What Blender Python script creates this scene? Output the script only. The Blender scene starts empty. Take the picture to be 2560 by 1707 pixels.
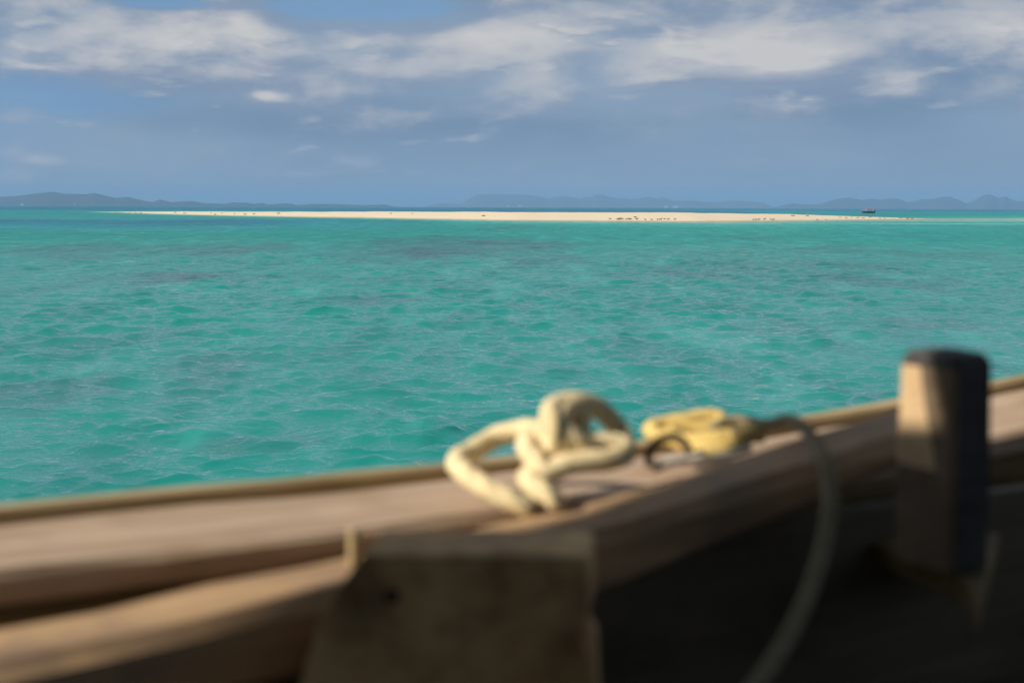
import bpy, bmesh, math, random
import numpy as np
from mathutils import Matrix, Vector

# ------------------------------------------------------------------ camera
sc = bpy.context.scene
H = 1.6                                   # eye height above the sea
FPX = 50.0 / 36.0 * 2560.0                # focal length in photo pixels
PITCH = math.atan(336.0 / FPX)
ROLL = 10.0 / 2560.0
fwd = Vector((0, math.cos(PITCH), -math.sin(PITCH)))
r0 = Vector((1, 0, 0)); u0 = r0.cross(fwd)
rgt = r0 * math.cos(ROLL) + u0 * math.sin(ROLL)
upv = u0 * math.cos(ROLL) - r0 * math.sin(ROLL)
EYE = Vector((0, 0, H))
cd = bpy.data.cameras.new('camera'); cam = bpy.data.objects.new('camera', cd)
sc.collection.objects.link(cam)
cam.matrix_world = Matrix(((rgt.x, upv.x, -fwd.x, 0), (rgt.y, upv.y, -fwd.y, 0), (rgt.z, upv.z, -fwd.z, H), (0, 0, 0, 1)))
cd.lens = 50; cd.sensor_width = 36; cd.clip_start = 0.02; cd.clip_end = 60000
cd.dof.use_dof = True; cd.dof.focus_distance = 26; cd.dof.aperture_fstop = 4.5
sc.camera = cam

def at(px, py, d):                        # photo pixel at a distance along the view axis -> point
    return EYE + (fwd + rgt * ((px - 1280) / FPX) - upv * ((py - 853.5) / FPX)) * d
def ground(px, py, z=0.0):                # photo pixel -> point on the water
    v = fwd + rgt * ((px - 1280) / FPX) - upv * ((py - 853.5) / FPX)
    return EYE + v * ((z - H) / v.z)

# ------------------------------------------------------------------ light, sky, exposure
SUN_EL, SUN_AZ = math.radians(33), math.radians(-108)      # azimuth clockwise from +Y
sun_v = Vector((math.cos(SUN_EL) * math.sin(SUN_AZ), math.cos(SUN_EL) * math.cos(SUN_AZ), math.sin(SUN_EL)))
sl = bpy.data.lights.new('sun', 'SUN'); so = bpy.data.objects.new('sun', sl)
sc.collection.objects.link(so)
sl.energy = 5.0; sl.angle = math.radians(0.53); sl.color = (1.0, 0.90, 0.74)
so.rotation_euler = sun_v.to_track_quat('Z', 'Y').to_euler()
so.location = (-20, -10, 30)
sc.view_settings.view_transform = 'Standard'; sc.view_settings.look = 'None'
sc.view_settings.exposure = 0.15; sc.view_settings.gamma = 1.0
sc.view_settings.use_curve_mapping = False
sc.cycles.use_denoising = True
sc.cycles.max_bounces = 6; sc.cycles.volume_bounces = 0
sc.cycles.transparent_max_bounces = 8

class NT:                                  # small node-tree writer
    def __init__(s, nt): s.nt = nt; nt.nodes.clear()
    def n(s, typ, **kw):
        nd = s.nt.nodes.new(typ)
        for k, v in kw.items(): setattr(nd, k, v)
        return nd
    def put(s, sock, v):
        if isinstance(v, bpy.types.NodeSocket): s.nt.links.new(v, sock)
        elif isinstance(v, bpy.types.Node): s.nt.links.new(v.outputs[0], sock)
        else:
            if hasattr(sock.default_value, '__len__'):
                v = tuple(v); m = len(sock.default_value)
                sock.default_value = (v + (1.0,))[:m] if len(v) < m else v[:m]
            else: sock.default_value = v
    def math(s, op, a, b=0.0, clamp=False):
        nd = s.n('ShaderNodeMath', operation=op, use_clamp=clamp)
        s.put(nd.inputs[0], a); s.put(nd.inputs[1], b); return nd.outputs[0]
    def vmath(s, op, a, b=(0, 0, 0)):
        nd = s.n('ShaderNodeVectorMath', operation=op)
        s.put(nd.inputs[0], a); s.put(nd.inputs[1], b)
        return nd.outputs['Value'] if op in ('LENGTH', 'DOT_PRODUCT', 'DISTANCE') else nd.outputs[0]
    def noise(s, vec, scale, detail=4, rough=0.5, dist=0.0, col=False):
        nd = s.n('ShaderNodeTexNoise')
        s.put(nd.inputs['Vector'], vec); nd.inputs['Scale'].default_value = scale
        nd.inputs['Detail'].default_value = detail; nd.inputs['Roughness'].default_value = rough
        nd.inputs['Distortion'].default_value = dist
        return nd.outputs['Color'] if col else nd.outputs['Fac']
    def mix(s, f, a, b, mode='MIX'):
        nd = s.n('ShaderNodeMix', data_type='RGBA', blend_type=mode)
        s.put(nd.inputs[0], f); s.put(nd.inputs[6], a); s.put(nd.inputs[7], b); return nd.outputs[2]
    def ramp(s, f, stops, interp='LINEAR'):
        nd = s.n('ShaderNodeValToRGB'); cr = nd.color_ramp; cr.interpolation = interp
        while len(cr.elements) < len(stops): cr.elements.new(0.5)
        for e, (p, c) in zip(cr.elements, stops):
            e.position = p; e.color = (c, c, c, 1) if not hasattr(c, '__len__') else (*c[:3], 1)
        s.put(nd.inputs[0], f); return nd.outputs[0]
    def maprange(s, v, a, b, c, d, smooth=False):
        nd = s.n('ShaderNodeMapRange', interpolation_type='SMOOTHSTEP' if smooth else 'LINEAR')
        for i, x in enumerate((v, a, b, c, d)): s.put(nd.inputs[i], x)
        return nd.outputs[0]

world = bpy.data.worlds.new('World'); sc.world = world; world.use_nodes = True
def build_world():
    SQ = 2.3
    t = NT(world.node_tree)
    tc = t.n('ShaderNodeTexCoord').outputs['Generated']
    sky = t.n('ShaderNodeTexSky', sky_type='NISHITA'); sky.sun_disc = False
    sky.sun_elevation = SUN_EL; sky.sun_rotation = SUN_AZ % (2 * math.pi)
    sky.air_density = 1.0; sky.dust_density = 1.2; sky.ozone_density = 1.5
    d = t.vmath('NORMALIZE', tc)
    sep = t.n('ShaderNodeSeparateXYZ'); t.put(sep.inputs[0], d)
    z = t.math('MAXIMUM', sep.outputs[2], 0.0)
    # cloud coordinates: clouds lie in flat sheets, so they are stretched sideways
    sq = t.vmath('MULTIPLY', d, (1.0, 1.0, SQ))
    warp = t.vmath('MULTIPLY', t.vmath('SUBTRACT', t.noise(sq, 5.0, 3, 0.55, col=True), (0.5, 0.5, 0.5)), (0.05, 0.05, 0.05))
    p = t.vmath('ADD', sq, warp)
    def density(pp):
        a = t.noise(pp, 13.0, 6, 0.52); b = t.noise(pp, 4.0, 2, 0.5)
        return t.math('ADD', t.math('MULTIPLY', a, 0.68), t.math('MULTIPLY', b, 0.32))
    def blobs(pp, items):
        acc = 0.0
        for (px, py, wx, wy, amp) in items:
            v = (fwd + rgt * ((px - 1280) / FPX) - upv * ((py - 853.5) / FPX)).normalized()
            c = (v.x, v.y, v.z * SQ)
            k = (FPX / wx, 0.0, FPX / (wy * SQ))
            q = t.vmath('MULTIPLY', t.vmath('SUBTRACT', pp, c), k)
            l2 = t.vmath('DOT_PRODUCT', q, q)
            front = t.math('GREATER_THAN', sep.outputs[1], 0.2)
            g = t.math('MULTIPLY', t.math('MULTIPLY', t.math('EXPONENT', t.math('MULTIPLY', l2, -1.0)), amp), front)
            acc = t.math('ADD', acc, g)
        return acc
    masses = [(1830, 150, 190, 56, .42), (1990, 165, 80, 26, .2), (1690, 110, 80, 22, .2), (1520, 190, 90, 60, -.08), (500, 130, 260, 90, .16), (640, 60, 70, 40, .16),
              (1260, 110, 250, 80, .12), (1180, 90, 90, 40, .08), (850, 70, 70, 30, .12), (2000, 60, 300, 40, .06), (2240, 225, 100, 34, .16),
              (60, 290, 130, 40, .10), (660, 245, 36, 12, .17), (110, 398, 60, 14, .10), (280, 412, 60, 9, .10),
              (2470, 100, 130, 50, .09), (1130, 280, 260, 30, .07), (1500, 390, 90, 24, .06), (1960, 392, 260, 16, .04), (1330, 190, 60, 24, .12),
              (300, 260, 330, 60, -.16), (2300, 330, 380, 80, -.16), (940, 15, 200, 42, -.75), (420, 8, 120, 18, -.4), (1000, 250, 200, 16, -.07)]
    bl = blobs(p, masses)
    dn = t.math('ADD', density(p), bl)
    up_off = t.vmath('ADD', p, (-0.010, 0.0, 0.022))
    dn2 = t.math('ADD', density(up_off), blobs(up_off, masses[:5]))
    dn = t.math('ADD', dn, t.maprange(z, 0.03, 0.10, -0.02, 0.10, True))
    cover = t.maprange(dn, 0.42, 0.74, 0.0, 1.0, True)
    relief = t.maprange(t.math('SUBTRACT', dn, dn2), -0.02, 0.20, 0.0, 1.0, True)
    core = t.maprange(dn, 0.66, 1.02, 0.0, 1.0, True)
    lit = t.math('MULTIPLY', t.math('ADD', t.math('MULTIPLY', relief, 0.62), t.math('MULTIPLY', core, 0.75)), 1.0, True)
    ccol = t.mix(lit, (0.235, 0.285, 0.385), (0.60, 0.575, 0.55))
    # small cumulus heads with crisp tops
    q1 = t.vmath('ADD', t.vmath('MULTIPLY', p, (0.8, 0.8, 1.25)), (3.1, 1.7, 0.4))
    def puff(v): return t.math('ADD', t.math('MULTIPLY', t.noise(v, 27.0, 5, 0.5), 0.6), t.math('MULTIPLY', t.noise(v, 7.0, 2, 0.5), 0.4))
    pf = t.math('ADD', puff(q1), t.math('MINIMUM', t.math('MULTIPLY', bl, 0.45), 0.05)); pf2 = puff(t.vmath('ADD', q1, (-0.006, 0.0, 0.012)))
    band = t.maprange(z, 0.03, 0.11, 0.075, 0.0, True)
    p_a = t.math('MULTIPLY', t.maprange(t.math('SUBTRACT', pf, band), 0.50, 0.66, 0.0, 1.0, True), 0.62)
    p_l = t.maprange(t.math('SUBTRACT', pf, pf2), -0.02, 0.09, 0.0, 1.0, True)
    p_c = t.mix(p_l, (0.25, 0.30, 0.395), (0.58, 0.56, 0.535))
    # thin even veil of high cloud, denser towards the horizon
    veil_n = t.noise(t.vmath('MULTIPLY', d, (1, 1, 5.0)), 3.0, 4, 0.5)
    veil_c = t.mix(t.maprange(veil_n, 0.35, 0.65, 0, 1, True), (0.150, 0.225, 0.345), (0.235, 0.315, 0.425))
    veil_c = t.mix(t.maprange(z, 0.005, 0.06, 0.75, 0.0, True), veil_c, (0.28, 0.36, 0.465))
    veil_a = t.math('MULTIPLY', t.maprange(z, 0.12, 0.5, 0.95, 0.55, True), 1.0)
    skyc = t.vmath('MULTIPLY', sky.outputs[0], (0.085, 0.085, 0.085))
    gap = t.maprange(t.math('ADD', t.noise(sq, 2.6, 3, 0.5), t.math('MULTIPLY', bl, -0.9)), 0.55, 0.78, 0.0, 0.55, True)
    blue = t.mix(gap, veil_c, (0.14, 0.31, 0.55))
    base = t.mix(veil_a, skyc, blue)
    allc = t.mix(t.math('MULTIPLY', cover, 0.9), base, ccol)
    allc = t.mix(p_a, allc, p_c)
    bg = t.n('ShaderNodeBackground'); t.put(bg.inputs[0], allc); bg.inputs[1].default_value = 1.0
    out = t.n('ShaderNodeOutputWorld'); t.put(out.inputs[0], bg)
build_world()
world.cycles.sampling_method = 'MANUAL'; world.cycles.sample_map_resolution = 512

# ------------------------------------------------------------------ helpers
COL = sc.collection
def tag(o, label=None, cat=None, group=None, kind=None):
    if label: o['label'] = label
    if cat: o['category'] = cat
    if group: o['group'] = group
    if kind: o['kind'] = kind
    return o
def mesh_obj(name, verts, faces, mat=None, parent=None, smooth=False):
    me = bpy.data.meshes.new(name)
    me.from_pydata([tuple(v) for v in verts], [], faces); me.update()
    bm = bmesh.new(); bm.from_mesh(me); bmesh.ops.recalc_face_normals(bm, faces=bm.faces); bm.to_mesh(me); bm.free()
    if smooth: me.shade_smooth()
    o = bpy.data.objects.new(name, me); COL.objects.link(o)
    if mat: me.materials.append(mat)
    if parent: o.parent = parent
    return o
def bevel(o, w, seg=2):
    bm = bmesh.new(); bm.from_mesh(o.data)
    bmesh.ops.bevel(bm, geom=[e for e in bm.edges if e.calc_face_angle(0) > 0.5], offset=w, segments=seg, affect='EDGES', profile=0.6, clamp_overlap=True)
    bm.to_mesh(o.data); bm.free(); return o
def material(name):
    m = bpy.data.materials.new(name); m.use_nodes = True
    return m, NT(m.node_tree)
def finish(t, bsdf):
    out = t.n('ShaderNodeOutputMaterial'); t.put(out.inputs[0], bsdf.outputs[0])
def principled(t, col, rough=0.6, spec=0.4, normal=None):
    b = t.n('ShaderNodeBsdfPrincipled')
    t.put(b.inputs['Base Color'], col); t.put(b.inputs['Roughness'], rough)
    b.inputs['Specular IOR Level'].default_value = spec
    if normal is not None: t.put(b.inputs['Normal'], normal)
    return b
def bump(t, h, strength, dist):
    b = t.n('ShaderNodeBump'); b.inputs['Strength'].default_value = strength; b.inputs['Distance'].default_value = dist
    t.put(b.inputs['Height'], h); return b.outputs[0]

# ------------------------------------------------------------------ sandbank outline (world metres)
BX = np.array([-103, -91, -64, -40.5, -21.7, 0.5, 21.7, 39.8, 61, 66.0])
BN = np.array([345, 327, 265, 225, 203, 170, 164, 187, 214, 222.0])          # near shoreline
BW = np.array([1, 10, 34, 40, 44, 46, 46, 36, 12, 1.0])                       # width
BH = np.array([0.02, .14, .46, .64, .78, .93, .95, .72, .12, .0])             # crest height
def bank_at(x): return np.interp(x, BX, BN), np.interp(x, BX, BW), np.interp(x, BX, BH)

# ------------------------------------------------------------------ water
def vnoise(x, y, seed=0):                  # cheap smooth value noise
    rs = np.random.RandomState(seed); tab = rs.rand(256, 256)
    xi = np.floor(x).astype(np.int64); yi = np.floor(y).astype(np.int64)
    fx = x - xi; fy = y - yi; fx = fx * fx * (3 - 2 * fx); fy = fy * fy * (3 - 2 * fy)
    g = lambda a, b: tab[a & 255, b & 255]
    return (g(xi, yi) * (1 - fx) + g(xi + 1, yi) * fx) * (1 - fy) + (g(xi, yi + 1) * (1 - fx) + g(xi + 1, yi + 1) * fx) * fy
def fnoise(x, y, seed=0, octv=4):
    a = 0; amp = 0.5; tot = 0
    for k in range(octv):
        a = a + amp * vnoise(x * 2 ** k + 13.7 * k, y * 2 ** k + 7.1 * k, seed + k); tot += amp; amp *= 0.5
    return a / tot

def water_material():
    m, t = material('sea_water')
    at_d = t.n('ShaderNodeAttribute', attribute_name='depth').outputs['Fac']
    at_r = t.n('ShaderNodeAttribute', attribute_name='reef').outputs['Fac']
    geo = t.n('ShaderNodeNewGeometry').outputs['Position']
    patch = t.noise(t.vmath('MULTIPLY', geo, (0.05, 0.03, 0.0)), 1.0, 5, 0.55)
    cells = t.noise(t.vmath('MULTIPLY', geo, (0.45, 0.25, 0.0)), 1.0, 4, 0.6)
    body = t.ramp(at_d, [(0.0, (0.42, 0.40, 0.28)), (0.05, (0.30, 0.46, 0.36)), (0.13, (0.07, 0.42, 0.36)), (0.24, (0.016, 0.325, 0.285)), (0.36, (0.007, 0.242, 0.213)),
                         (0.55, (0.016, 0.245, 0.30)), (0.78, (0.008, 0.165, 0.265)), (1.0, (0.012, 0.115, 0.225))])
    body = t.mix(t.maprange(patch, 0.35, 0.65, 0.0, 0.38, True), body, (0.012, 0.235, 0.22), 'MIX')
    wave_dash = t.noise(t.vmath('MULTIPLY', geo, (0.95, 0.20, 0.0)), 1.0, 4, 0.62, 0.5)      # light and dark wave dashes painted into the water colour
    body = t.mix(t.maprange(wave_dash, 0.47, 0.66, 0.0, 0.55, True), body, (0.008, 0.165, 0.155))
    body = t.mix(t.maprange(wave_dash, 0.46, 0.32, 0.0, 0.35, True), body, (0.06, 0.43, 0.36))
    reef = t.math('MULTIPLY', at_r, t.maprange(cells, 0.30, 0.62, 0.25, 1.0, True), True)
    body = t.mix(reef, body, (0.030, 0.115, 0.125))
    # fine ripples ride on the modelled waves
    q = t.vmath('MULTIPLY', geo, (1.0, 1.25, 1.0))
    rip = t.math('ADD', t.math('MULTIPLY', t.noise(q, 5.0, 4, 0.62, 0.4), 0.6), t.math('MULTIPLY', t.noise(q, 15.0, 3, 0.6, 0.3), 0.16))
    nrm = bump(t, rip, 0.45, 0.12)
    fr = t.n('ShaderNodeFresnel'); fr.inputs[0].default_value = 1.333; t.put(fr.inputs['Normal'], nrm)
    cap = t.maprange(t.n('ShaderNodeAttribute', attribute_name='chop').outputs['Fac'], 0.0, 1.0, 0.32, 1.0)
    fac = t.math('MULTIPLY', fr.outputs[0], cap)
    # light coming back up out of the water does not depend on the surface tilt
    dif = t.n('ShaderNodeBsdfDiffuse'); t.put(dif.inputs[0], body); t.put(dif.inputs['Normal'], t.n('ShaderNodeCombineXYZ', ))
    cx = dif.inputs['Normal'].links[0].from_node; cx.inputs[2].default_value = 1.0
    gl = t.n('ShaderNodeBsdfGlossy'); gl.inputs[0].default_value = (1, 1, 1, 1); gl.inputs['Roughness'].default_value = 0.04
    t.put(gl.inputs['Normal'], nrm)
    mx = t.n('ShaderNodeMixShader'); t.put(mx.inputs[0], fac); t.put(mx.inputs[1], dif); t.put(mx.inputs[2], gl)
    finish(t, mx); return m

def build_water():
    th = np.concatenate([np.arange(-180, -40, 2.5), np.arange(-40, -34, 0.3), np.arange(-34, -24, 0.1), np.arange(-24, 24, 0.062), np.arange(24, 34, 0.1), np.arange(34, 40, 0.3), np.arange(40, 180, 2.5)])
    th = np.radians(th)
    r = np.concatenate([np.linspace(0.4, 4.5, 14)[:-1], np.geomspace(4.5, 260, 1120)[:-1], np.geomspace(260, 14000, 46)])
    T, R = np.meshgrid(th, r, indexing='ij')
    nt, nr = T.shape
    x = (np.sin(T) * R).ravel(); y = (np.cos(T) * R).ravel(); rr = R.ravel()
    dr = np.maximum(np.gradient(r)[None, :].repeat(nt, 0).ravel(), rr * 0.001)
    dth = np.gradient(th)[:, None].repeat(nr, 1).ravel() * rr
    res = np.maximum(dr, dth)
    z = np.zeros_like(x); hx = np.zeros_like(x); hy = np.zeros_like(x)
    rs = np.random.RandomState(11)
    gust = 0.35 + 1.25 * fnoise(x / 5.0, y / 8.0, 5, 4)
    near = rr < 300; idx = np.nonzero(near)[0]
    xs, ys, rsn, gs = x[idx], y[idx], res[idx], gust[idx]
    zz = np.zeros_like(xs); ax = np.zeros_like(xs); ay = np.zeros_like(xs)
    # meander the phase so that no crest runs straight on
    wx = xs + 0.5 * (fnoise(xs / 2.2, ys / 2.2, 21, 3) - 0.5); wy = ys + 0.5 * (fnoise(xs / 2.2, ys / 2.2, 31, 3) - 0.5)
    NW = 84
    for k in range(NW):
        lam = 0.10 * (3.0 / 0.10) ** ((k + rs.rand()) / NW)
        ang = math.radians(-90 + 18 + rs.normal(0, 42))
        kx, ky = math.cos(ang), math.sin(ang); kk = 2 * math.pi / lam
        slope = (0.046 if lam > 0.2 else 0.030) * (1.0 if lam < 0.6 else (0.6 / lam) ** 1.1)
        amp = slope / kk
        fade = np.clip((lam / rsn - 1.8) / 1.6, 0, 1) * gs
        ph = kk * (kx * wx + ky * wy) + rs.rand() * 6.283
        c = np.cos(ph) * amp * fade; s_ = np.sin(ph) * amp * fade
        zz += c; ax -= kx * s_ * 0.85; ay -= ky * s_ * 0.85
    bn, bw, bh = bank_at(xs)
    inb = (xs > -103) & (xs < 66)
    calm = np.where(inb & (ys > bn - 14), np.clip((bn - ys) / 14.0, 0.12, 1), 1.0)
    calm = np.where(inb & (ys > bn + bw * 0.8), 0.25, calm)
    z[idx] = zz * calm; hx[idx] = ax * calm; hy[idx] = ay * calm
    # depth of the water: 0 at the shore, 1 far out
    bn, bw, bh = bank_at(np.clip(x, -103, 66))
    ex = np.maximum(0, np.maximum(-103 - x, x - 66))
    front = bn - y
    n1 = fnoise(x / 40.0, y / 60.0, 41, 4) - 0.5
    n2 = fnoise(x / 9.0, y / 20.0, 51, 3) - 0.5
    sh = np.interp(x, [-110, -40, -15, 10, 40, 70, 120], [12, 16, 28, 40, 46, 42, 42])      # how far the shallows reach out
    dfront = np.sqrt(np.maximum(front, 0) ** 2 + ex ** 2 * 0.25)
    dep_f = 0.37 * (1 - np.exp(-(dfront / sh) ** 1.15)) + 0.10 * n1 + 0.05 * n2
    left = np.clip((-x - 6) / 26, 0, 1) * np.exp(-((y - 138) / 34.0) ** 2) * (0.6 + 0.8 * fnoise(x / 8.0, y / 26.0, 81, 3))
    dep_f += 0.55 * left
    dep_f *= np.clip(dfront / 3.0, 0.0, 1)
    back = np.maximum(y - bn - bw * 0.9, 0)
    side = np.clip((x - 60) / 60, 0, 1)
    lside = np.clip((-x - 60) / 50, 0, 1)
    dep_b = np.clip(0.05 + 0.52 * lside + (0.95 * (1 - np.exp(-back / (60 + 420 * side + 500 * lside)))), 0, 1) + 0.12 * n1
    dep = np.where(front > 0, dep_f, dep_b)
    # the spit that runs on below the water beyond the bank's tip
    tip = np.interp(x, [20, 60, 110, 200], [146, 152, 156, 160])
    dep -= 0.20 * np.exp(-((y - tip) / 5.0) ** 2) * np.clip((x - 15) / 25, 0, 1)
    dep -= 0.1 * np.clip((x - 40) / 30, 0, 1) * np.exp(-((y - 185) / 40.0) ** 2)
    dep = np.clip(dep, 0, 1)
    reef = np.zeros_like(x)
    for (px, py, wx_, wy_, a) in [(450, 692, 130, 17, 1.0), (620, 622, 110, 17, .75), (1150, 610, 260, 26, .7), (1010, 640, 200, 20, .5), (940, 748, 120, 15, .6),
                                  (90, 985, 170, 60, .55), (560, 905, 200, 40, .35), (2330, 808, 150, 22, .5), (1950, 820, 160, 16, .3), (1350, 650, 130, 18, .5),
                                  (520, 960, 120, 40, .35), (150, 620, 130, 18, .55), (650, 1110, 90, 26, .35), (1700, 690, 200, 14, .3), (2100, 660, 160, 14, .25), (30, 860, 90, 50, .45)]:
        c = ground(px, py); e = ground(px + wx_, py); n_ = ground(px, py + wy_); f_ = ground(px, max(py - wy_, 545))
        rx = max(abs(e.x - c.x), 0.5); ry = (abs(f_.y - c.y) + abs(n_.y - c.y)) * 0.5
        q = ((x - c.x) / rx) ** 2 + ((y - c.y) / ry) ** 2 + 1.6 * (fnoise(x / (rx * .5), y / (ry * .6), 61, 4) - 0.5)
        reef += a * np.clip(1.25 - q, 0, 1)
    reef += 0.45 * np.clip((fnoise(x / 7.0, y / 16.0, 71, 4) - 0.60) / 0.15, 0, 1) * (front > 25)
    reef = np.clip(reef, 0, 1) * np.where(front > 12, 1, 0)
    co = np.stack([x + hx, y + hy, z], 1).astype(np.float32)
    a = np.arange(nt)[:, None] * nr + np.arange(nr - 1)[None, :]
    b = (np.roll(np.arange(nt), -1))[:, None] * nr + np.arange(nr - 1)[None, :]
    quads = np.stack([a, a + 1, b + 1, b], -1).reshape(-1, 4)
    me = bpy.data.meshes.new('sea')
    me.vertices.add(len(co)); me.vertices.foreach_set('co', co.ravel())
    me.loops.add(quads.size); me.loops.foreach_set('vertex_index', quads.ravel().astype(np.int32))
    me.polygons.add(len(quads)); me.polygons.foreach_set('loop_start', np.arange(0, quads.size, 4, dtype=np.int32))
    me.update(calc_edges=True)
    chop = np.clip(1.12 - res / 0.24, 0, 1)       # share of the wave slopes that the mesh itself carries
    for nm, arr in (('depth', dep), ('reef', reef), ('chop', chop)):
        at_ = me.attributes.new(nm, 'FLOAT', 'POINT'); at_.data.foreach_set('value', arr.astype(np.float32))
    me.shade_smooth(); me.materials.append(water_material())
    if me.polygons[100].normal.z < 0: me.flip_normals()
    o = bpy.data.objects.new('sea', me); COL.objects.link(o)
    tag(o, 'rippled turquoise lagoon water turning deep blue towards the islands', 'sea', kind='structure')
build_water()

# ------------------------------------------------------------------ sandbank
def build_bank():
    m, t = material('coral_sand')
    pos = t.n('ShaderNodeNewGeometry').outputs['Position']
    sp = t.n('ShaderNodeSeparateXYZ'); t.put(sp.inputs[0], pos)
    n = t.noise(t.vmath('MULTIPLY', pos, (0.25, 0.5, 1)), 1.0, 6, 0.6)
    dry = t.mix(n, (0.66, 0.54, 0.38), (0.76, 0.66, 0.50))
    wet = t.maprange(t.math('ADD', sp.outputs[2], t.math('MULTIPLY', t.math('SUBTRACT', n, 0.5), 0.10)), 0.03, 0.13, 1.0, 0.0, True)
    col = t.mix(t.math('MULTIPLY', wet, 0.8), dry, (0.46, 0.38, 0.27))
    spk = t.noise(pos, 1.7, 5, 0.7)
    col = t.mix(t.maprange(spk, 0.64, 0.72, 0.0, 0.35, True), col, (0.30, 0.23, 0.15))
    nr = bump(t, t.noise(pos, 2.2, 5, 0.6), 0.5, 0.12)
    finish(t, principled(t, col, 0.9, 0.15, nr))
    nx, ny = 420, 46
    xs = np.linspace(-108, 71, nx); v = np.linspace(-0.22, 1.0, ny)
    X, V = np.meshgrid(xs, v, indexing='ij')
    bn, bw, bh = bank_at(X)
    wob = 1.8 * (fnoise(X / 7.0, X * 0 + 3, 5, 3) - 0.5)
    Y = bn + wob + np.where(V < 0, V * 30, V * bw)
    up = np.where(V < 0, V * 1.4, bh * (np.clip(V / 0.5, 0, 1) ** 0.72 * (V < 0.5) + (V >= 0.5) * (1 - ((V - 0.5) / 0.5) ** 2 * 1.25)))
    Z = up + np.clip(up, 0, .5) * (0.22 * (fnoise(X / 5.0, Y / 4.0, 9, 4) - 0.5) + 0.10 * (fnoise(X / 16.0, Y * 0, 12, 3) - 0.5)) - 0.015
    faces = [(i * ny + j, (i + 1) * ny + j, (i + 1) * ny + j + 1, i * ny + j + 1) for i in range(nx - 1) for j in range(ny - 1)]
    o = mesh_obj('sandbank', np.stack([X, Y, Z], -1).reshape(-1, 3), faces, m, None, True)
    tag(o, 'long low bank of pale coral sand rising from the lagoon', 'sandbank', kind='structure')
    return xs, v, X, Y, Z
_bx, _bv, _BX, _BY, _BZ = build_bank()
def bank_z(x, y):
    i = int(np.clip(np.searchsorted(_bx, x), 0, len(_bx) - 1))
    return float(np.interp(y, _BY[i], _BZ[i]))

# ------------------------------------------------------------------ far islands
def hill_material(name, c1, c2):
    m, t = material(name)
    pos = t.n('ShaderNodeNewGeometry').outputs['Position']
    n = t.noise(pos, 0.006, 6, 0.6)
    finish(t, principled(t, t.mix(n, c1, c2), 0.9, 0.1)); return m
LEFT = [(-420, 505), (-300, 497), (-160, 499), (-60, 494), (0, 492.8), (50, 490.5), (96, 484), (134, 480), (168, 485), (222, 486), (241, 483), (260, 488), (291, 495), (325, 493), (344, 498), (367, 503),
        (386, 505), (402, 499), (432, 506), (459, 504), (486, 503), (509, 508), (536, 509), (566, 509.6), (585, 506), (616, 507), (635, 510), (658, 508), (673, 511.5), (708, 509),
        (727, 509), (742, 513), (784, 510.4), (823, 510.4), (900, 513), (942, 512.6), (961, 511.5), (984, 516.3)]
MID = [(1064, 515), (1095, 509.6), (1125, 509), (1152, 511), (1164, 503), (1187, 488), (1202, 486), (1256, 486.7), (1294, 486.7), (1321, 488), (1347, 491.7), (1367, 497), (1386, 493),
       (1409, 490), (1447, 497), (1458, 493.6), (1478, 494), (1489, 486.7), (1504, 488), (1523, 493.6), (1550, 496.6), (1577, 499), (1615, 492.8), (1638, 496.6), (1654, 493.6), (1673, 500.5),
       (1703, 503), (1717, 500), (1756, 505), (1794, 506), (1821, 502), (1867, 503), (1897, 506), (1920, 514), (1932, 519)]
RIGHT = [(1928, 519), (1951, 513.5), (1978, 509), (2004, 511), (2043, 511), (2066, 503), (2089, 497.4), (2119, 494), (2150, 501), (2173, 496.6), (2192, 500), (2219, 495.5), (2238, 497.4),
         (2265, 506), (2295, 499), (2326, 497.4), (2349, 493), (2368, 493), (2387, 499), (2410, 509), (2429, 501), (2452, 488), (2467, 486), (2490, 495.5), (2506, 490.5), (2517, 497.4),
         (2533, 503), (2560, 502), (2640, 494), (2740, 500), (2900, 489), (3060, 506), (3160, 519)]
def island(prof, D, mat, label, seed, half=420):
    px = np.array([p[0] for p in prof], float); py = np.array([p[1] for p in prof], float)
    pq = np.linspace(px[0], px[-1], 360); yq = np.interp(pq, px, py)
    hy = 512.5 + 10 * pq / 2560.0
    X = (pq - 1280) / FPX * D
    crest = np.maximum((hy - yq) / FPX * D + H, 0.5)
    rows = np.linspace(-1, 1, 27); verts = []
    for k, v in enumerate(rows):
        bell = max(1 - abs(v) ** 1.35, 0.0)
        rn = fnoise(X / 170.0 + 9 * seed, X * 0 + v * 3.0 + seed, seed, 5)
        zz = crest * bell * (1.0 if abs(v) < 1e-6 else (0.72 + 0.42 * rn) * (1 - 0.06 * abs(v)))
        zz = np.minimum(zz, crest * (1 - 0.10 * abs(v)))
        if abs(v) > 0.999: zz = zz * 0 - 3
        wide = half * (0.35 + 0.65 * np.clip(crest / crest.max(), 0, 1))
        verts.append(np.stack([X * (1 + v * wide / D), D + v * wide, zz], 1))
    n = len(pq); V = np.concatenate(verts)
    faces = [(k * n + i, k * n + i + 1, (k + 1) * n + i + 1, (k + 1) * n + i) for k in range(len(rows) - 1) for i in range(n - 1)]
    return tag(mesh_obj('hills', V, faces, mat, None, True), label, 'hills', kind='structure')
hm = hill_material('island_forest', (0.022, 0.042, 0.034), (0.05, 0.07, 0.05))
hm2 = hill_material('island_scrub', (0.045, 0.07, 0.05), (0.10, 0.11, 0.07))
island(LEFT, 5200, hm, 'dark wooded island ridge with small white houses along its shore', 3)
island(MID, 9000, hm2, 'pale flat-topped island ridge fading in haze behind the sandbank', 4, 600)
island(RIGHT, 7600, hm, 'row of rounded blue hills behind the small boat', 6, 500)

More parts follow.
